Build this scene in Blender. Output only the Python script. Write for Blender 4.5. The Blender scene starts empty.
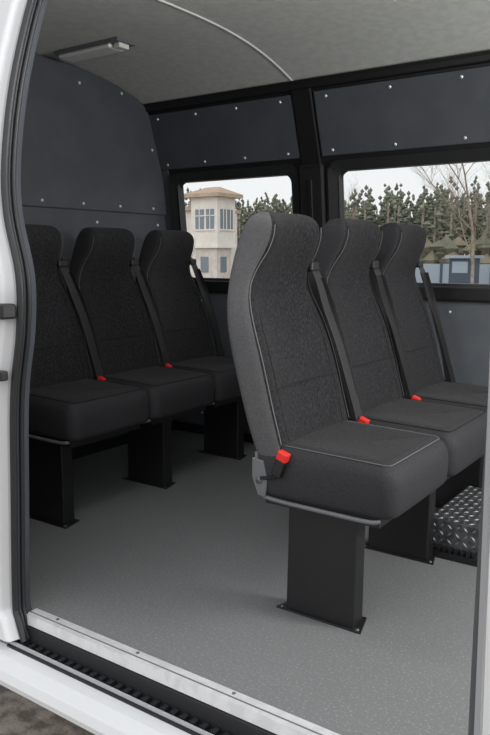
import bpy, math, random
from mathutils import Vector
random.seed(7)
D=bpy.data; C=bpy.context; scn=C.scene
try: scn.view_settings.view_transform='Standard'
except: pass

# ---------------------------------------------------------------- materials
def lin(c):
    out=[]
    for v in c:
        v=v/255.0
        out.append(v/12.92 if v<=0.04045 else ((v+0.055)/1.055)**2.4)
    return (out[0],out[1],out[2],1)
def mat(name,c,rough=0.6,metal=0.0,c2=None,scale=40,bump=0.0,bscale=None,spec=0.5,sheen=0,lo=0.4,hi=0.6,detail=3,stretch=None,coat=0):
    m=D.materials.new(name); m.use_nodes=True; nt=m.node_tree; b=nt.nodes['Principled BSDF']
    b.inputs['Base Color'].default_value=lin(c); b.inputs['Roughness'].default_value=rough
    b.inputs['Metallic'].default_value=metal
    b.inputs['Specular IOR Level'].default_value=spec
    b.inputs['Sheen Weight'].default_value=sheen
    b.inputs['Coat Weight'].default_value=coat
    tc=nt.nodes.new('ShaderNodeTexCoord'); mp=nt.nodes.new('ShaderNodeMapping')
    nt.links.new(tc.outputs['Object'],mp.inputs['Vector'])
    if stretch: mp.inputs['Scale'].default_value=stretch
    if c2:
        n=nt.nodes.new('ShaderNodeTexNoise'); n.inputs['Scale'].default_value=scale; n.inputs['Detail'].default_value=detail
        r=nt.nodes.new('ShaderNodeValToRGB'); r.color_ramp.elements[0].position=lo; r.color_ramp.elements[1].position=hi
        r.color_ramp.elements[0].color=lin(c); r.color_ramp.elements[1].color=lin(c2)
        nt.links.new(mp.outputs[0],n.inputs['Vector']); nt.links.new(n.outputs[0],r.inputs[0]); nt.links.new(r.outputs[0],b.inputs['Base Color'])
    if bump:
        n2=nt.nodes.new('ShaderNodeTexNoise'); n2.inputs['Scale'].default_value=bscale or scale*2; n2.inputs['Detail'].default_value=4
        bp=nt.nodes.new('ShaderNodeBump'); bp.inputs['Strength'].default_value=bump; bp.inputs['Distance'].default_value=0.005
        nt.links.new(mp.outputs[0],n2.inputs['Vector']); nt.links.new(n2.outputs[0],bp.inputs['Height']); nt.links.new(bp.outputs[0],b.inputs['Normal'])
    return m
M_fab=mat('seat_fabric',(24,24,26),0.9,c2=(50,50,53),scale=230,bump=0.4,bscale=380,spec=0.2,sheen=0.05,lo=0.38,hi=0.70,detail=3,stretch=(1,1,0.4))
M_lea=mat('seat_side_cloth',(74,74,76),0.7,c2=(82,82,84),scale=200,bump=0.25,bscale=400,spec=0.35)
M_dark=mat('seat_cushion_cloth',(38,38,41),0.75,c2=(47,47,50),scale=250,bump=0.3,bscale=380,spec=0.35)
M_stitch=mat('stitch_thread',(105,105,105),0.8)
M_seam=mat('seam_dark',(20,20,21),0.9)
M_blk=mat('black_powder_coat',(24,24,26),0.42,bump=0.1,bscale=500)
M_plast=mat('black_plastic',(22,22,24),0.5)
M_belt=mat('belt_webbing',(12,12,14),0.45,c2=(20,20,23),scale=500,bump=0.3)
M_red=mat('buckle_red',(215,42,36),0.4)
M_grey=mat('grey_plastic',(98,100,104),0.45)
M_alu=mat('aluminium',(215,216,218),0.42,0.25,c2=(202,204,206),scale=30)
M_steel=mat('steel_tread',(112,114,116),0.45,0.6,c2=(80,82,84),scale=50)
M_floor=mat('floor_vinyl',(111,112,113),0.55,c2=(142,143,144),scale=160,bump=0.14,bscale=250,lo=0.54,hi=0.74,detail=3)
M_wall=mat('wall_vinyl',(66,70,76),0.62,c2=(71,75,81),scale=8,bump=0.25,bscale=350)
M_wall2=mat('wall_panel_grey',(82,86,92),0.6,c2=(87,91,97),scale=8,bump=0.25,bscale=350)
M_ceil=mat('headliner_felt',(184,187,183),0.95,c2=(192,195,190),scale=30,bump=0.3,bscale=500,spec=0.1)
M_white=mat('white_paint',(204,206,208),0.25,coat=0.5)
M_jamb=mat('jamb_paint',(172,175,179),0.35)
M_rub=mat('rubber_seal',(34,35,37),0.5)
M_rubg=mat('rubber_grey',(80,82,85),0.55)
M_screw=mat('screw_head',(225,227,230),0.3,0.5)
M_asph=mat('asphalt',(112,104,96),0.9,c2=(165,156,146),scale=18,bump=0.8,bscale=60,detail=8)
M_track=mat('track_black',(20,20,21),0.5)
M_lamp=mat('lamp_cover',(215,217,215),0.35)
M_hw=mat('house_plaster',(225,221,212),0.9,c2=(216,211,202),scale=2)
M_hb=mat('house_brick',(196,188,180),0.9,c2=(208,202,195),scale=3)
M_hr=mat('house_roof',(182,160,138),0.8,c2=(168,148,128),scale=4)
M_hg=mat('house_glass',(120,130,140),0.15)
M_pine=mat('pine_needles',(90,97,84),0.95,c2=(126,130,112),scale=.9,lo=0.3,hi=0.7)  # distance haze is mixed into this grey-green
M_brush=mat('undergrowth',(128,119,102),0.95,c2=(104,106,90),scale=0.6)
M_bark=mat('bark',(128,116,102),0.9,c2=(158,148,134),scale=5)
M_fence=mat('fence_blue_grey',(150,162,172),0.6)
M_fpost=mat('fence_dark',(66,78,92),0.6)
def glassmat():
    m=D.materials.new('window_glass'); m.use_nodes=True; nt=m.node_tree
    for n in list(nt.nodes):
        if n.type=='BSDF_PRINCIPLED': nt.nodes.remove(n)
    o=[n for n in nt.nodes if n.type=='OUTPUT_MATERIAL'][0]
    t=nt.nodes.new('ShaderNodeBsdfTransparent'); t.inputs[0].default_value=(0.96,0.97,0.97,1)
    g=nt.nodes.new('ShaderNodeBsdfGlossy'); g.inputs['Roughness'].default_value=0.02
    mx=nt.nodes.new('ShaderNodeMixShader'); mx.inputs[0].default_value=0.03
    nt.links.new(t.outputs[0],mx.inputs[1]); nt.links.new(g.outputs[0],mx.inputs[2]); nt.links.new(mx.outputs[0],o.inputs[0])
    return m
M_glass=glassmat()

# ---------------------------------------------------------------- helpers
def link(o,parent=None):
    C.collection.objects.link(o)
    if parent: o.parent=parent
    return o
def empty(name,loc=(0,0,0)):
    o=D.objects.new(name,None); o.location=loc; o.empty_display_size=0.1; return link(o)
def mobj(name,v,f,mats,parent=None,smooth=False,mi=None,sub=0,bevel=0):
    me=D.meshes.new(name); me.from_pydata([tuple(p) for p in v],[],f)
    for m in (mats if isinstance(mats,list) else [mats]): me.materials.append(m)
    if mi:
        for p,i in zip(me.polygons,mi): p.material_index=i
    import bmesh
    bm=bmesh.new(); bm.from_mesh(me); bmesh.ops.recalc_face_normals(bm,faces=bm.faces); bm.to_mesh(me); bm.free()
    if smooth:
        for p in me.polygons: p.use_smooth=True
    o=D.objects.new(name,me); link(o,parent)
    if bevel:
        b=o.modifiers.new('b','BEVEL'); b.width=bevel; b.segments=2; b.limit_method='ANGLE'
    if sub:
        s=o.modifiers.new('s','SUBSURF'); s.levels=sub; s.render_levels=sub
    return o
BF=[(0,1,3,2),(4,6,7,5),(0,4,5,1),(2,3,7,6),(0,2,6,4),(1,5,7,3)]
def boxdata(x0,x1,y0,y1,z0,z1):
    return [(x,y,z) for x in (x0,x1) for y in (y0,y1) for z in (z0,z1)]
def box(name,x0,x1,y0,y1,z0,z1,m,parent=None,bevel=0):
    return mobj(name,boxdata(x0,x1,y0,y1,z0,z1),BF,m,parent,bevel=bevel)
def boxes(name,lst,m,parent=None,bevel=0):
    v=[];f=[]
    for b in lst:
        k=len(v); v+=boxdata(*b); f+=[tuple(i+k for i in q) for q in BF]
    return mobj(name,v,f,m,parent,bevel=bevel)
def tube(name,pts,r,m,parent=None,cyc=False,res=3):
    cu=D.curves.new(name,'CURVE'); cu.dimensions='3D'; cu.bevel_depth=r; cu.bevel_resolution=res
    s=cu.splines.new('POLY'); s.points.add(len(pts)-1)
    for p,q in zip(s.points,pts): p.co=(q[0],q[1],q[2],1)
    s.use_cyclic_u=cyc; cu.use_fill_caps=True
    cu.materials.append(m); o=D.objects.new(name,cu); return link(o,parent)
def interp(tab,z,k):
    if z<=tab[0][0]: return tab[0][k]
    for a,b in zip(tab,tab[1:]):
        if z<=b[0]:
            t=(z-a[0])/(b[0]-a[0]); return a[k]+(b[k]-a[k])*t
    return tab[-1][k]
def smooth_path(pts,n=6):
    out=[]
    P=[Vector(p) for p in pts]; P=[P[0]]+P+[P[-1]]
    for i in range(1,len(P)-2):
        for j in range(n):
            t=j/n; a,b,c,d=P[i-1],P[i],P[i+1],P[i+2]
            out.append(0.5*((2*b)+(-a+c)*t+(2*a-5*b+4*c-d)*t*t+(-a+3*b-3*c+d)*t**3))
    out.append(P[-2]); return out
def domes(name,pts,normal,r,m,parent):
    """screw heads: small domes on a surface"""
    n=Vector(normal).normalized(); a=n.orthogonal().normalized(); b=n.cross(a); v=[];f=[]
    for p in pts:
        p=Vector(p); k=len(v)
        for (rr,h) in ((1,0),(0.85,0.35),(0.45,0.6)):
            for i in range(10):
                t=i*math.tau/10; v.append(p+(a*math.cos(t)+b*math.sin(t))*r*rr+n*r*h)
        v.append(p+n*r*0.66)
        for q in range(2):
            for i in range(10):
                j=(i+1)%10; f.append((k+q*10+i,k+q*10+j,k+q*10+10+j,k+q*10+10+i))
        for i in range(10): f.append((k+20+i,k+20+(i+1)%10,k+30))
    return mobj(name,v,f,m,parent,smooth=True)

# ---------------------------------------------------------------- van shell
FAR=[(-0.3,3.16),(0.85,3.16),(1.40,3.10),(1.76,2.98),(1.9,2.9)]
NEAR=[(-0.3,1.22),(0,1.22),(0.5,1.19),(0.95,1.18),(1.1,1.19),(1.24,1.21),(1.44,1.27),(1.66,1.35),(1.80,1.42)]
wy=lambda z:interp(FAR,z,1); ny=lambda z:interp(NEAR,z,1)
XL,XR=-2.71,1.30
def panel(name,x0,x1,z0,z1,off,th,m,parent,prof=wy,sgn=1,bevel=0):
    zs=[z0]+[z for z in (0.85,0.95,1.1,1.24,1.40,1.44,1.66,1.76) if z0+1e-4<z<z1-1e-4]+[z1]
    v=[];f=[]
    for z in zs:
        y=prof(z)
        v+=[(x0,y+sgn*off,z),(x1,y+sgn*off,z),(x1,y+sgn*(off+th),z),(x0,y+sgn*(off+th),z)]
    for i in range(len(zs)-1):
        k=4*i
        for j in range(4): f.append((k+j,k+(j+1)%4,k+4+(j+1)%4,k+4+j))
    f.append((0,1,2,3)); k=4*(len(zs)-1); f.append((k,k+1,k+2,k+3))
    return mobj(name,v,f,m,parent,bevel=bevel)

box('floor',XL,XR,1.235,3.16,-0.06,0.0,M_floor)
# ceiling arch
def cz(y):
    t=abs((y-2.19)/0.80); return 1.765+0.12*(1-min(1,t)**2.6)
v=[];f=[]; N=24
ys=[1.37+(2.99-1.37)*i/N for i in range(N+1)]
for y in ys: v+=[(XL,y,cz(y)),(XR,y,cz(y)),(XR,y,cz(y)+0.04),(XL,y,cz(y)+0.04)]
for i in range(N):
    k=4*i
    for j in range(4): f.append((k+j,k+4+j,k+4+(j+1)%4,k+(j+1)%4))
f+=[(0,1,2,3),(4*N,4*N+1,4*N+2,4*N+3)]
ceil=mobj('ceiling',v,f,M_ceil,smooth=False)
M_js=mat('joint_strip',(205,207,204),0.5)
for xx in (-1.80,0.3):
    tube('headliner_joint_strip',[(xx,y,cz(y)-0.001) for y in ys],0.005,M_js,ceil)

# far wall
wf=empty('wall_far')
WIN=[(-2.61,-1.885),(-1.635,-0.42),(-0.20,0.86)]
Z0,Z1=0.875,1.385
panel('lower_panel',XL,XR,-0.05,Z0,0,0.05,M_wall2,wf)
panel('upper_band',XL,XR,Z1,1.80,0,0.05,M_plast,wf)
xs=[XL]+[a for w in WIN for a in w]+[XR]
for i in range(0,len(xs),2):
    panel('pillar_%d'%(i//2+1),xs[i],xs[i+1],Z0,Z1,0,0.05,M_plast,wf)
panel('corner_trim',XL,-2.655,0.80,1.45,-0.012,0.012,M_wall,wf)
UP=[(-2.70,-1.825),(-1.705,-0.36),(-0.24,1.26)]
for i,(a,b) in enumerate(UP): panel('upper_panel_%d'%(i+1),a,b,1.452,1.725,-0.014,0.012,M_wall,wf,bevel=0.004)
panel('pillar_trim',-1.815,-1.715,1.40,1.76,-0.02,0.02,M_blk,wf,bevel=0.004)
panel('pillar_cover',-1.83,-1.70,0.80,1.42,-0.035,0.035,M_plast,wf,bevel=0.01)
panel('pillar_belt_rail',-1.775,-1.755,0.92,1.35,-0.046,0.012,M_blk,wf,bevel=0.003)
panel('waist_rail',XL,XR,0.80,0.862,-0.03,0.03,M_plast,wf,bevel=0.008)
panel('cornice',XL,XR,1.738,1.775,-0.03,0.03,M_blk,wf,bevel=0.004)
panel('rear_pillar_trim',-0.35,-0.25,1.40,1.76,-0.02,0.02,M_blk,wf,bevel=0.004)
sc=[]
for (a,b) in UP:
    n=5 if b-a>1.1 else 4
    for i in range(n):
        x=a+0.06+(b-a-0.12)*i/(n-1)
        for z in (1.475,1.70): sc.append((x,wy(z)-0.014,z))
domes('panel_screws',sc,(0,-1,-0.3),0.0075,M_screw,wf)
sc=[(x,wy(z),z) for x in (-2.5,-2.1,-1.7,-1.42,-1.1,-0.85,-0.5,-0.1,0.4,0.8) for z in (0.12,0.45,0.75)]
domes('lower_panel_screws',sc,(0,-1,0),0.007,M_screw,wf)

def rrect(x0,x1,z0,z1,r,n=6):
    p=[]
    for cx,cz_,a0 in ((x1-r,z1-r,0),(x0+r,z1-r,90),(x0+r,z0+r,180),(x1-r,z0+r,270)):
        for i in range(n+1):
            a=math.radians(a0+90*i/n); p.append((cx+r*math.cos(a),cz_+r*math.sin(a)))
    return p
for i,(a,b) in enumerate(WIN):
    w=empty('window_%d'%(i+1),((a+b)/2,3.12,1.13)); ox,oy,oz=w.location
    inn=rrect(a,b,Z0,Z1,0.045); out=rrect(a-0.045,b+0.045,Z0-0.035,Z1+0.045,0.06)
    n=len(inn); v=[];f=[]
    for ring,off in ((inn,-0.012),(out,-0.022),(out,0.0),(inn,0.035)):
        v+=[(x-ox,wy(z)+off-oy,z-oz) for x,z in ring]
    for r in range(3):
        for j in range(n): f.append((r*n+j,r*n+(j+1)%n,(r+1)*n+(j+1)%n,(r+1)*n+j))
    mobj('rubber_frame',v,f,M_rub,w,smooth=False)
    v=[(a-ox,wy(Z0)+0.028-oy,Z0-oz),(b-ox,wy(Z0)+0.028-oy,Z0-oz),(b-ox,wy(Z1)+0.028-oy,Z1-oz),(a-ox,wy(Z1)+0.028-oy,Z1-oz)]
    mobj('glass_pane',v,[(0,1,2,3)],M_glass,w)

# left bulkhead wall
def section(x0,x1,z0,z1,inset=0.0):
    zs=[z0+(z1-z0)*i/16 for i in range(17)]
    pr=[];pl=[]
    for z in zs:
        if z<=1.765: a,b=ny(z)+0.04,wy(z)
        else:
            t=min(1,max(0,(1-(z-1.765)/0.12)))**(1/2.6); a,b=2.19-0.8*t,2.19+0.8*t
        pr.append((b-inset,z)); pl.append((a+inset,z))
    o=pr+pl[::-1]; n=len(o)
    v=[(x0,y,z) for y,z in o]+[(x1,y,z) for y,z in o]
    f=[tuple(range(n)),tuple(range(2*n-1,n-1,-1))]+[(i,(i+1)%n,n+(i+1)%n,n+i) for i in range(n)]
    return v,f
wl=empty('wall_left')
mobj('bulkhead_lower',boxdata(XL-0.04,XL+0.001,1.235,3.2,-0.05,1.93),BF,M_wall,wl)
v,f=section(XL,XL+0.016,1.215,1.876,0.012); mobj('bulkhead_upper_panel',v,f,M_wall,wl,bevel=0.006)
sc=[(XL+0.016,y,z) for y in (1.5,1.75,2.0,2.25,2.5,2.75,3.0) for z in (1.245,)]+[(XL+0.016,y,1.80) for y in (1.7,2.1,2.5,2.78)]+[(XL+0.016,3.0,1.55)]
sc+=[(XL+.001,y,1.16) for y in (1.6,2.1,2.6,3.05)]
domes('bulkhead_screws',sc,(1,0,0),0.008,M_screw,wl)
# rear wall with two door windows
wr=empty('wall_right')
v,f=section(XR,XR+0.04,-0.05,0.85); mobj('rear_lower',v,f,M_wall2,wr)
v,f=section(XR,XR+0.04,1.45,1.884); mobj('rear_upper',v,f,M_wall,wr)
boxes('rear_posts',[(XR,XR+0.04,1.20,1.42,0.85,1.45),(XR,XR+0.04,2.1,2.28,0.85,1.45),(XR,XR+0.04,2.94,3.14,0.85,1.45)],M_wall2,wr)
box('baseboard_far',XL,XR,3.14,3.16,0.0,0.05,M_blk)
box('baseboard_left',XL+.001,XL+0.02,1.3,3.14,0.0,0.05,M_blk)

# near side wall
SEAL=[(-1.571,1.190,-0.055),(-1.600,1.195,0.0),(-1.615,1.20,0.05),(-1.585,1.19,0.35),(-1.553,1.18,0.63),(-1.515,1.18,0.81),(-1.508,1.18,0.95),(-1.556,1.19,1.10),(-1.58,1.21,1.236),(-1.610,1.27,1.44),(-1.622,1.35,1.66),(-1.61,1.39,1.74)]
sealp=smooth_path(SEAL,5)
wn=empty('wall_near')
v=[];f=[];mi=[]
for p in sealp:
    x,y,z=p
    v+=[(XL-0.25,y-0.035,z),(x-0.045,y-0.035,z),(x-0.028,y-0.028,z),(x-0.022,y-0.005,z),(x,y,z),(x-0.004,y+0.05,z),(x-0.10,y+0.06,z),(XL-0.25,y+0.06,z)]
n=8
for i in range(len(sealp)-1):
    for j in range(n-1):
        f.append((n*i+j,n*i+j+1,n*i+n+j+1,n*i+n+j)); mi.append([0,0,0,1,2,2,2][j])
mobj('front_door_pillar',v,f,[M_white,M_jamb,M_wall],wn,smooth=True,mi=mi)
panel('rear_quarter_panel',-0.325,XR+0.04,-0.3,1.80,-0.01,-0.05,M_jamb,wn,prof=ny)
panel('rear_quarter_lining',-0.325,XR,-0.0,1.76,0.04,-0.03,M_wall2,wn,prof=ny)
panel('door_header',XL,XR+0.04,1.74,1.82,-0.03,0.09,M_white,wn,prof=ny)
box('lower_front_body',XL-0.25,-1.62,1.18,1.30,-0.16,-0.05,M_white,wn)
sd=empty('door_seal')
tube('front_seal',[p+Vector((0.002,-0.004,0)) for p in sealp],0.010,M_rub,sd)
tube('front_seal_inner',[p+Vector((0.002,0.022,0)) for p in sealp],0.007,M_rub,sd)
tube('rear_seal',smooth_path([(-0.333,1.20,-0.04),(-0.338,1.20,0.15),(-0.333,1.185,0.5),(-0.325,1.18,0.95),(-0.325,1.21,1.24),(-0.325,1.27,1.44),(-0.33,1.37,1.70)],5),0.013,M_rubg,sd)
hs=empty('door_striker',(-1.535,1.135,0.86))
mobj('striker_body',boxdata(-0.055,0.028,-0.015,0.030,-0.018,0.020),BF,M_plast,hs,bevel=0.006)
mobj('striker_pin',boxdata(-0.04,0.004,-0.010,0.014,-0.175,-0.150),BF,M_plast,hs,bevel=0.004)
# open sliding door, parked along the rear quarter
dr=empty('door_1',(0.4,1.06,0.8))
v=[];f=[]
zs=[-0.93+i*0.1 for i in range(18)]
for z in zs:
    y=ny(z+0.8)-0.115-(1.06)
    v+=[(-0.690,y,z),(-0.695,y-0.02,z),(-0.685,y-0.04,z),(0.66,y-0.04,z),(0.67,y,z)]
for i in range(len(zs)-1):
    for j in range(5): f.append((5*i+j,5*i+(j+1)%5,5*i+5+(j+1)%5,5*i+5+j))
f+=[(0,1,2,3,4),tuple(5*(len(zs)-1)+j for j in range(5))]
mobj('door_skin',v,f,M_white,dr,smooth=False)
mobj('door_handle',boxdata(-0.58,-0.42,-0.10,-0.05,0.06,0.10),BF,M_plast,dr,bevel=0.01)

# door sill
sl=empty('door_sill')
def extr(name,prof,x0,x1,m,parent,bevel=0):
    n=len(prof); v=[(x0,y,z) for y,z in prof]+[(x1,y,z) for y,z in prof]
    f=[tuple(range(n)),tuple(range(2*n-1,n-1,-1))]+[(i,(i+1)%n,n+(i+1)%n,n+i) for i in range(n)]
    return mobj(name,v,f,m,parent,bevel=bevel)
extr('aluminium_edge',[(1.256,0.001),(1.256,0.005),(1.216,0.005),(1.210,-0.020),(1.214,-0.020),(1.220,0.001)],-1.60,-0.33,M_alu,sl)
tube('aluminium_rib',[(-1.60,1.232,0.005),(-0.33,1.232,0.005)],0.002,M_grey,sl)
extr('inner_sill_step',[(1.235,-0.018),(1.205,-0.024),(1.205,-0.075),(1.235,-0.075)],-1.60,-0.33,M_rub,sl)
extr('track_channel',[(1.24,-0.07),(1.165,-0.07),(1.165,-0.10),(1.24,-0.10)],-1.62,-0.33,M_track,sl)
extr('track_lip',[(1.178,-0.062),(1.178,-0.1),(1.172,-0.1),(1.172,-0.062)],-1.62,-0.33,M_jamb,sl)
extr('outer_step',[(1.170,-0.075),(1.14,-0.085),(1.11,-0.105),(1.10,-0.125),(1.102,-0.14),(1.12,-0.16),(1.17,-0.19),(1.24,-0.20),(1.24,-0.11),(1.170,-0.1)],XL-0.2,XR,M_white,sl)
boxes('track_ribs',[(x,x+0.014,1.182,1.200,-0.07,-0.060) for x in [-1.58+0.03*i for i in range(41)]],M_rub,sl)
domes('sill_screws',[(x,1.246,0.005) for x in (-1.5,-1.2,-0.9,-0.6)],(0,0,1),0.005,M_steel,sl)

# ceiling lamp
cl=empty('ceiling_lamp',(-2.42,2.34,cz(2.34)))
mobj('lamp_base',boxdata(-0.20,0.19,-0.055,0.055,-0.014,0.004),BF,M_grey,cl,bevel=0.004)
mobj('lamp_diffuser',boxdata(-0.185,0.13,-0.046,0.046,-0.030,-0.012),BF,M_lamp,cl,bevel=0.010)
mobj('lamp_switch',boxdata(0.14,0.175,-0.03,0.03,-0.032,-0.012),BF,M_lamp,cl,bevel=0.004)

# ---------------------------------------------------------------- seats
BT=[(0.385,.105,.185,.192),(0.42,.092,.180,.202),(0.50,.060,.160,.207),(0.58,.034,.137,.208),(0.66,.012,.116,.208),(0.74,-.012,.092,.205),
(0.81,-.030,.066,.198),(0.87,-.042,.042,.182),(0.92,-.048,.032,.163),(0.965,-.048,.045,.149),(1.01,-.042,.073,.140),(1.05,-.030,.088,.135),(1.08,-.018,.090,.132),(1.102,-.002,.078,.125),(1.114,.013,.060,.112),(1.118,.028,.046,.090)]
half=[(0,.87),(.28,.885),(.55,.93),(.76,1.0),(.90,1.02),(.97,.95),(1,.78),(1,.5),(1,.2),(.96,.04),(.85,0),(.5,-.03),(0,-.04)]
secn=half+[(-s,t) for s,t in half[-2:0:-1]]
def secpt(row,s,t):
    z,xb,xf,w=row; return (xb+(xf-xb)*t,w*s,z)
v=[];f=[];mi=[]
n=len(secn)
for row in BT: v+=[secpt(row,s,t) for s,t in secn]
fab={0,1,2,3,4,n-1,n-2,n-3,n-4,n-5}
for i in range(len(BT)-1):
    for j in range(n):
        f.append((i*n+j,i*n+(j+1)%n,(i+1)*n+(j+1)%n,(i+1)*n+j))
        mi.append(0 if j in fab else 1)
f+=[tuple(range(n)),tuple((len(BT)-1)*n+j for j in range(n))]; mi+=[1,1]
tmp=mobj('tmp',v,f,[M_fab,M_lea],None,True,mi,sub=2); ME_back=tmp.data; D.objects.remove(tmp)
ME_back_shaded=ME_back.copy(); ME_back_shaded.materials[1]=M_dark  # darker side cloth paints in the unlit sides of the other seats
def cring(ins,z,sc=1.0,tilt=True):
    x0,x1,w=.055,.490,.209
    x0+=ins;x1-=ins;w-=ins
    cx=(x0+x1)/2
    pts=[]
    r=max(0.02,0.05-ins)
    for (x,y) in rrect(x0,x1,-w,w,r,4):
        pts.append((cx+(x-cx)*sc,y*sc,z-(0.012*max(0,(x-cx)/0.2)**2 if tilt else 0)))
    return pts
rings=[cring(.03,.346,1,False),cring(.006,.352,1,False),cring(0,.375,1,False),cring(-.002,.42,1,False),cring(0,.458),cring(.008,.480),cring(.025,.494),cring(.045,.499),cring(.065,.496),cring(.065,.493,.7),cring(.065,.489,.35)]
v=[p for r in rings for p in r]; n=len(rings[0]); f=[];mi=[]
for i in range(len(rings)-1):
    for j in range(n): f.append((i*n+j,i*n+(j+1)%n,(i+1)*n+(j+1)%n,(i+1)*n+j)); mi.append(1 if i<7 else 0)
f+=[tuple(range(n)),tuple((len(rings)-1)*n+j for j in range(n))]; mi+=[1,0]
tmp=mobj('tmp',v,f,[M_fab,M_dark],None,True,mi,sub=2); ME_cush=tmp.data; D.objects.remove(tmp)
def strip(path,wv,th=0.002):
    v=[];f=[]
    for p,w in zip(path,wv):
        p=Vector(p);w=Vector(w)
        nrm=Vector((0.9,0,0.35)).normalized()*th
        v+=[p-w,p+w,p+w+nrm,p-w+nrm]
    for i in range(len(path)-1):
        for j in range(4): f.append((4*i+j,4*i+(j+1)%4,4*i+4+(j+1)%4,4*i+4+j))
    f+=[(0,1,2,3),tuple(4*(len(path)-1)+j for j in range(4))]
    return v,f
def inst(name,me,parent,sub=2):
    o=D.objects.new(name,me); link(o,parent)
    if sub:
        s=o.modifiers.new('s','SUBSURF'); s.levels=sub; s.render_levels=sub
    return o
def seat(X,Y,legdy,first):
    e=empty('bus_seat',(X,Y,0))
    inst('backrest',ME_back if first else ME_back_shaded,e); inst('cushion',ME_cush,e)
    for sgn in (-1,1):
        pts=[Vector(secpt(r,sgn*.955,.985))+Vector((0.002,0,0)) for r in BT[2:13]]
        tube('edge_stitch',smooth_path(pts,3),0.0013 if first else 0.0008,M_stitch,e,res=1)
        pts=[Vector(secpt(r,sgn*.76,.998)) for r in BT[2:8]]
        tube('bolster_seam',smooth_path(pts,3),0.0010,M_seam,e,res=1)
    for row in ((0.90,-.046,.0355,.171),(0.64,.017,.121,.208)):
        tube('cross_seam',[secpt(row,s,t) for s,t in [(-.9,1.02),(-.76,1.0),(-.55,.94),(-.28,.9),(0,.885),(.28,.9),(.55,.94),(.76,1.0),(.9,1.02)]],0.0016,M_seam,e,res=1)
    tube('cushion_stitch',[Vector(p)+Vector((0,0,-0.0012)) for p in cring(.028,.4965)],0.0012,M_stitch if first else M_seam,e,cyc=True,res=1)
    for sgn in (-1,1):
        y=sgn*.203
        tube('frame_tube',smooth_path([(.085,y,.47),(.088,y,.40),(.10,y,.358),(.14,y,.345),(.30,y,.342),(.42,y,.342),(.45,y*.96,.347)],5),0.006,M_grey,e)
    v=[(x,y,z) for y in (-.213,-.205) for x,z in ((.076,.455),(.112,.45),(.125,.40),(.119,.352),(.095,.352),(.076,.40))]
    f=[(0,1,2,3,4,5),(11,10,9,8,7,6)]+[(i,(i+1)%6,6+(i+1)%6,6+i) for i in range(6)]
    mobj('hinge_plate',v,f,M_grey,e,bevel=0.002)
    domes('hinge_bolt',[(.100,-.213,.395)],(0,-1,0),.011,M_steel,e)
    mobj('seat_pan',boxdata(.10,.44,-.18,.18,.322,.352),BF,M_blk,e)
    l0=legdy
    lv=[(.138,l0,.0),(.352,l0,0),(.352,l0+.055,0),(.138,l0+.055,0),(.145,l0,.33),(.355,l0,.33),(.355,l0+.055,.33),(.145,l0+.055,.33)]
    mobj('pedestal_leg',lv,[(0,1,2,3),(4,5,6,7),(0,1,5,4),(1,2,6,5),(2,3,7,6),(3,0,4,7)],M_blk,e,bevel=0.004)
    fl=[(.112,l0-.012,0),(.378,l0-.012,0),(.355,l0+.075,0),(.135,l0+.075,0)]
    mobj('pedestal_flange',fl+[(a,b,.005) for a,b,c in fl],[(0,1,2,3),(4,5,6,7),(0,1,5,4),(1,2,6,5),(2,3,7,6),(3,0,4,7)],M_blk,e,bevel=0.001)
    domes('pedestal_bolts',[(.127,l0-.002,.005),(.364,l0-.002,.005)],(0,0,1),.006,M_steel,e)
    # three-point belt over the far bolster
    p=smooth_path([(-.03,.150,1.0),(.030,.154,.985),(.064,.160,.93),(.080,.186,.84),(.112,.203,.74),(.142,.212,.64),(.172,.217,.54),(.192,.217,.47),(.196,.217,.43)],5)
    v,f=strip(p,[(0.002,0.019,0.0)]*len(p)); mobj('belt_strap',v,f,M_belt,e)
    p=smooth_path([(.064,.170,.93),(.085,.210,.82),(.118,.224,.70),(.150,.227,.58),(.165,.226,.47)],5)
    v,f=strip(p,[(0.014,0.006,0.0)]*len(p)); mobj('belt_strap_return',v,f,M_belt,e)
    mobj('belt_guide',boxdata(.035,.060,.130,.178,.950,.980),BF,M_plast,e,bevel=0.006)
    near=first=='near'
    b=D.objects.new('buckle',None); link(b,e); b.location=(.175 if near else .195,-.220 if near else -.214,.462 if near else .474); b.rotation_euler=(0.0,0.35,0.0)
    mobj('buckle_body',boxdata(-.014,.014,-.009,.010,-.045,.008),BF,M_plast,b,bevel=0.003)
    mobj('buckle_button',boxdata(-.015,.016,-.012,.011,.002,.028),BF,M_red,b,bevel=0.004)
    tube('buckle_stalk',[(0,0,-.045),(-.02,.004,-.065),(-.045,.006,-.08)],0.005,M_blk,b)
    return e
X2=-1.16; X1=-2.385
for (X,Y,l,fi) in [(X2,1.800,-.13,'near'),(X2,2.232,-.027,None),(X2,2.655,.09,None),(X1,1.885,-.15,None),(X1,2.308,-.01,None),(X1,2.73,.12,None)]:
    seat(X,Y,l,fi)

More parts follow.
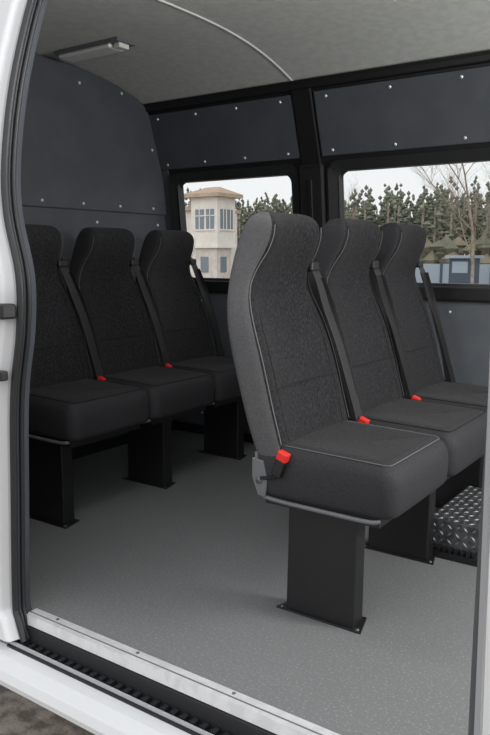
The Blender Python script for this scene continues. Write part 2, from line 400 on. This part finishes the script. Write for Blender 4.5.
# tread plate step
ts=empty('tread_plate_step',(-0.74,2.50,0))
extr('folded_plate',[(-.21,.0),(-.21,.122),(.21,.122),(.21,0)],-.10,.08,M_steel,ts,bevel=0.004)
v=[];f=[]
for i in range(7):
    for j in range(16):
        x=-.088+.026*i; y=-.195+.026*j; a=math.radians(45 if (i+j)%2 else -45)
        k=len(v); L,W=.011,.004
        ca,sa=math.cos(a),math.sin(a)
        v+=[(x+L*ca,y+L*sa,.122),(x-W*sa,y+W*ca,.122),(x-L*ca,y-L*sa,.122),(x+W*sa,y-W*ca,.122),(x,y,.126)]
        f+=[(k,k+1,k+4),(k+1,k+2,k+4),(k+2,k+3,k+4),(k+3,k,k+4)]
for j in range(6):
    for i in range(3):
        z=.052+.026*i; x=-.08+.027*j; a=math.radians(45 if (i+j)%2 else -45); k=len(v); ca,sa=math.cos(a),math.sin(a)
        v+=[(x+L*ca,-.2105,z+L*sa),(x-W*sa,-.2105,z+W*ca),(x-L*ca,-.2105,z-L*sa),(x+W*sa,-.2105,z-W*ca),(x,-.2145,z)]
        f+=[(k,k+1,k+4),(k+1,k+2,k+4),(k+2,k+3,k+4),(k+3,k,k+4)]
mobj('tread_diamonds',v,f,mat('tread_bright',(165,167,169),.35,.6),ts)
boxes('serrated_edge',[(-.10+.02*i,-.088+.02*i,-.235,-.21,0,.035) for i in range(9)]+[(-.10,.08,-.24,-.232,0,.022)],M_blk,ts)

# ---------------------------------------------------------------- outside
GZ=-0.6
mobj('ground',[(-200,-60,GZ),(120,-60,GZ),(120,220,GZ),(-200,220,GZ)],[(0,1,2,3)],M_asph)
gh=empty('guard_house',(-23.4,30.7,GZ))
hx0,hx1,hy0,hy1=-.9,.8,-.75,.8
mobj('ground_storey',boxdata(hx0+.15,hx1-.15,hy0+.15,hy1-.15,0,2.0),BF,M_hb,gh)
mobj('floor_band',boxdata(hx0-.05,hx1+.05,hy0-.05,hy1+.05,1.95,2.1),BF,M_hw,gh)
mobj('upper_storey',boxdata(hx0,hx1,hy0,hy1,2.1,4.55),BF,M_hw,gh)
boxes('window_panes',[(-.6,-.05,hy0-.03,hy0,2.9,3.9),(.1,.6,hy0-.03,hy0,2.9,3.9),(hx1,hx1+.03,-.5,-.05,2.9,3.9),(hx1,hx1+.03,.1,.55,2.9,3.9),(-.4,.1,hy0+.12,hy0+.15,.7,1.5),(hx1-.15,hx1-.12,-.3,.2,.7,1.5)],M_hg,gh)
boxes('window_frames',[(-.35,-.30,hy0-.05,hy0,2.9,3.9),(.33,.37,hy0-.05,hy0,2.9,3.9),(-.65,.65,hy0-.06,hy0,2.82,2.9),(-.65,.65,hy0-.05,hy0,3.55,3.6),(hx1,hx1+.05,-.3,-.25,2.9,3.9),(hx1,hx1+.05,.30,.34,2.9,3.9),(hx1,hx1+.06,-.55,.6,2.82,2.9)],M_hw,gh)
a,b,c_,d_=hx0-.3,hx1+.3,hy0-.3,hy1+.3
mobj('hip_roof',[(a,c_,4.5),(b,c_,4.5),(b,d_,4.5),(a,d_,4.5),(a,c_,4.68),(b,c_,4.68),(b,d_,4.68),(a,d_,4.68),(-.5,0,5.05),(.4,0,5.05)],[(0,1,2,3),(0,1,5,4),(1,2,6,5),(2,3,7,6),(3,0,4,7),(4,5,9,8),(5,6,9),(6,7,8,9),(7,4,8)],M_hr,gh)
mobj('side_wing',boxdata(-7.5,-1.0,-.2,3.5,0,3.9),BF,M_hw,gh)
mobj('side_wing_roof',boxdata(-7.8,-.95,-.5,3.8,3.9,4.1),BF,M_hr,gh)
boxes('side_wing_windows',[(-2.6,-1.8,-.23,-.2,1.6,2.9),(-4.6,-3.8,-.23,-.2,1.6,2.9)],M_hg,gh)
# forest: trunks with clumped crowns
v=[];f=[];mi=[]
OCT=[(1,0,0),(0,1,0),(-1,0,0),(0,-1,0),(0,0,1),(0,0,-1)]
OF=[(0,1,4),(1,2,4),(2,3,4),(3,0,4),(1,0,5),(2,1,5),(3,2,5),(0,3,5)]
def blob(x,y,z,r,rz,m):
    k=len(v); an=random.uniform(0,1.57)
    for (a,b,c) in OCT:
        q=random.uniform(.7,1.35)
        v.append((x+r*q*(a*math.cos(an)-b*math.sin(an)),y+r*q*(a*math.sin(an)+b*math.cos(an)),z+rz*q*c))
    for t in OF: f.append(tuple(k+i for i in t)); mi.append(m)
for i in range(1300):
    x=random.uniform(-130,25); y=random.uniform(72,104); h=random.uniform(6.8,9.0)*(1+.09*math.sin(x*.17)+.05*math.sin(x*.5))
    R=random.uniform(.7,1.3)
    for j in range(20):
        t=j/19; rr=R*(1-t**2.5*.7); an=random.uniform(0,6.28)
        blob(x+rr*.75*math.cos(an),y+rr*.75*math.sin(an),GZ+h*(.30+.70*t),rr*.30+.10,.22+.15*random.random(),0)
    k=len(v)
    for zz in (GZ,GZ+h*.85):
        for s in range(4): v.append((x+.12*math.cos(s*1.57),y+.12*math.sin(s*1.57),zz))
    for s in range(4): f.append((k+s,k+(s+1)%4,k+4+(s+1)%4,k+4+s)); mi.append(1)
for i in range(900):
    x=random.uniform(-135,25); y=random.uniform(67,71); blob(x,y,GZ+random.uniform(.2,2.6),random.uniform(.5,1.2),random.uniform(.5,1.0),2)
mobj('pine_forest',v,f,[M_pine,M_bark,M_brush],mi=mi)
def bare_tree(loc,H,seed):
    rnd=random.Random(seed); v=[];f=[]
    def seg(p,q,r0,r1):
        d=(q-p).normalized(); a=d.orthogonal().normalized(); b=d.cross(a); k=len(v)
        for (c,r) in ((p,r0),(q,r1)):
            for s in range(5): v.append(c+(a*math.cos(s*1.2566)+b*math.sin(s*1.2566))*r)
        for s in range(5): f.append((k+s,k+(s+1)%5,k+5+(s+1)%5,k+5+s))
    def grow(p,d,l,r,dep):
        n=3
        for i in range(n):
            q=p+d*l/n; seg(p,q,r,r*.85); r*=.85; p=q
            d=(d+Vector((rnd.uniform(-.14,.14),rnd.uniform(-.14,.14),.05))).normalized()
            if dep>0:
                for _ in range(2 if dep<4 else 1):
                    ax=Vector((rnd.uniform(-1,1),rnd.uniform(-1,1),rnd.uniform(0,.5))).normalized()
                    grow(p,(d*.6+ax*.75).normalized(),l*rnd.uniform(.5,.68),r*.55,dep-1)
        if dep>0: grow(p,d,l*.6,r*.8,dep-1)
    grow(Vector((0,0,0)),Vector((0,0,1)),H*.5,H*.010,4)
    o=mobj('bare_tree',v,f,M_bark); o.location=loc; return o
bare_tree((-8.6,27,GZ),7.5,3); bare_tree((-12.4,44,GZ),6.2,5); bare_tree((-6.6,25,GZ),7,11); bare_tree((-20.5,38,GZ),6,8); bare_tree((-9.4,35,GZ),7.5,21)
fe=empty('fence',(-8,36,GZ))
boxes('fence_panels',[(-10+2.5*i,-7.6+2.5*i,-.03,.03,.15,1.15) for i in range(10)],M_fence,fe)
boxes('fence_posts',[(-10.1+2.5*i,-10+2.5*i+.02,-.08,.08,0,1.3) for i in range(11)],M_fpost,fe)
gk=empty('gate_kiosk',(-10.9,33,GZ))
mobj('kiosk_body',boxdata(-.5,.5,-.6,.6,0,1.45),BF,M_fpost,gk)
mobj('kiosk_roof',boxdata(-.65,.65,-.75,.75,1.45,1.58),BF,M_fence,gk)
boxes('kiosk_window',[(-.35,.35,-.62,-.6,.8,1.3)],M_fence,gk)

# ---------------------------------------------------------------- light
w=D.worlds.new('overcast'); scn.world=w; w.use_nodes=True
nt=w.node_tree; bg=nt.nodes['Background']
tc=nt.nodes.new('ShaderNodeTexCoord'); sx=nt.nodes.new('ShaderNodeSeparateXYZ'); rp=nt.nodes.new('ShaderNodeValToRGB')
rp.color_ramp.elements[0].position=0.0; rp.color_ramp.elements[0].color=(.86,.87,.88,1)
rp.color_ramp.elements[1].position=0.6; rp.color_ramp.elements[1].color=(.84,.86,.89,1)
nt.links.new(tc.outputs['Generated'],sx.inputs[0]); nt.links.new(sx.outputs[2],rp.inputs[0]); nt.links.new(rp.outputs[0],bg.inputs[0])
bg.inputs[1].default_value=1.12
s=D.lights.new('soft_sun','SUN'); s.energy=1.3; s.angle=math.radians(80); s.color=(1,.98,.96)
so=D.objects.new('soft_sun',s); link(so); so.rotation_euler=Vector((-.25,.75,-.42)).to_track_quat('-Z','Y').to_euler()
def pl(name,loc,e,r):
    l=D.lights.new(name,'POINT'); l.energy=e; l.shadow_soft_size=r; o=D.objects.new(name,l); o.location=loc; link(o); l.color=(1,.985,.96)
pl('fill_rear',(0.80,2.2,1.25),120,0.3)  # added fill light out of view, stands in for light bouncing in the cabin
pl('fill_entry',(-0.10,1.75,0.75),5,0.22)  # weak added fill by the entry, out of view, imitates bounce
pl('fill_door_top',(-1.10,1.45,1.65),10,0.09)  # added light above the view, imitates daylight coming in at the door

# ---------------------------------------------------------------- camera
cd=D.cameras.new('camera'); cam=D.objects.new('camera',cd); link(cam)
cd.sensor_width=36; cd.sensor_fit='AUTO'; cd.lens=728/735*36; cd.clip_start=0.05; cd.clip_end=500
cam.location=(0,0,1.0); cam.rotation_euler=(math.radians(81.2),0,math.radians(34.9))
scn.camera=cam
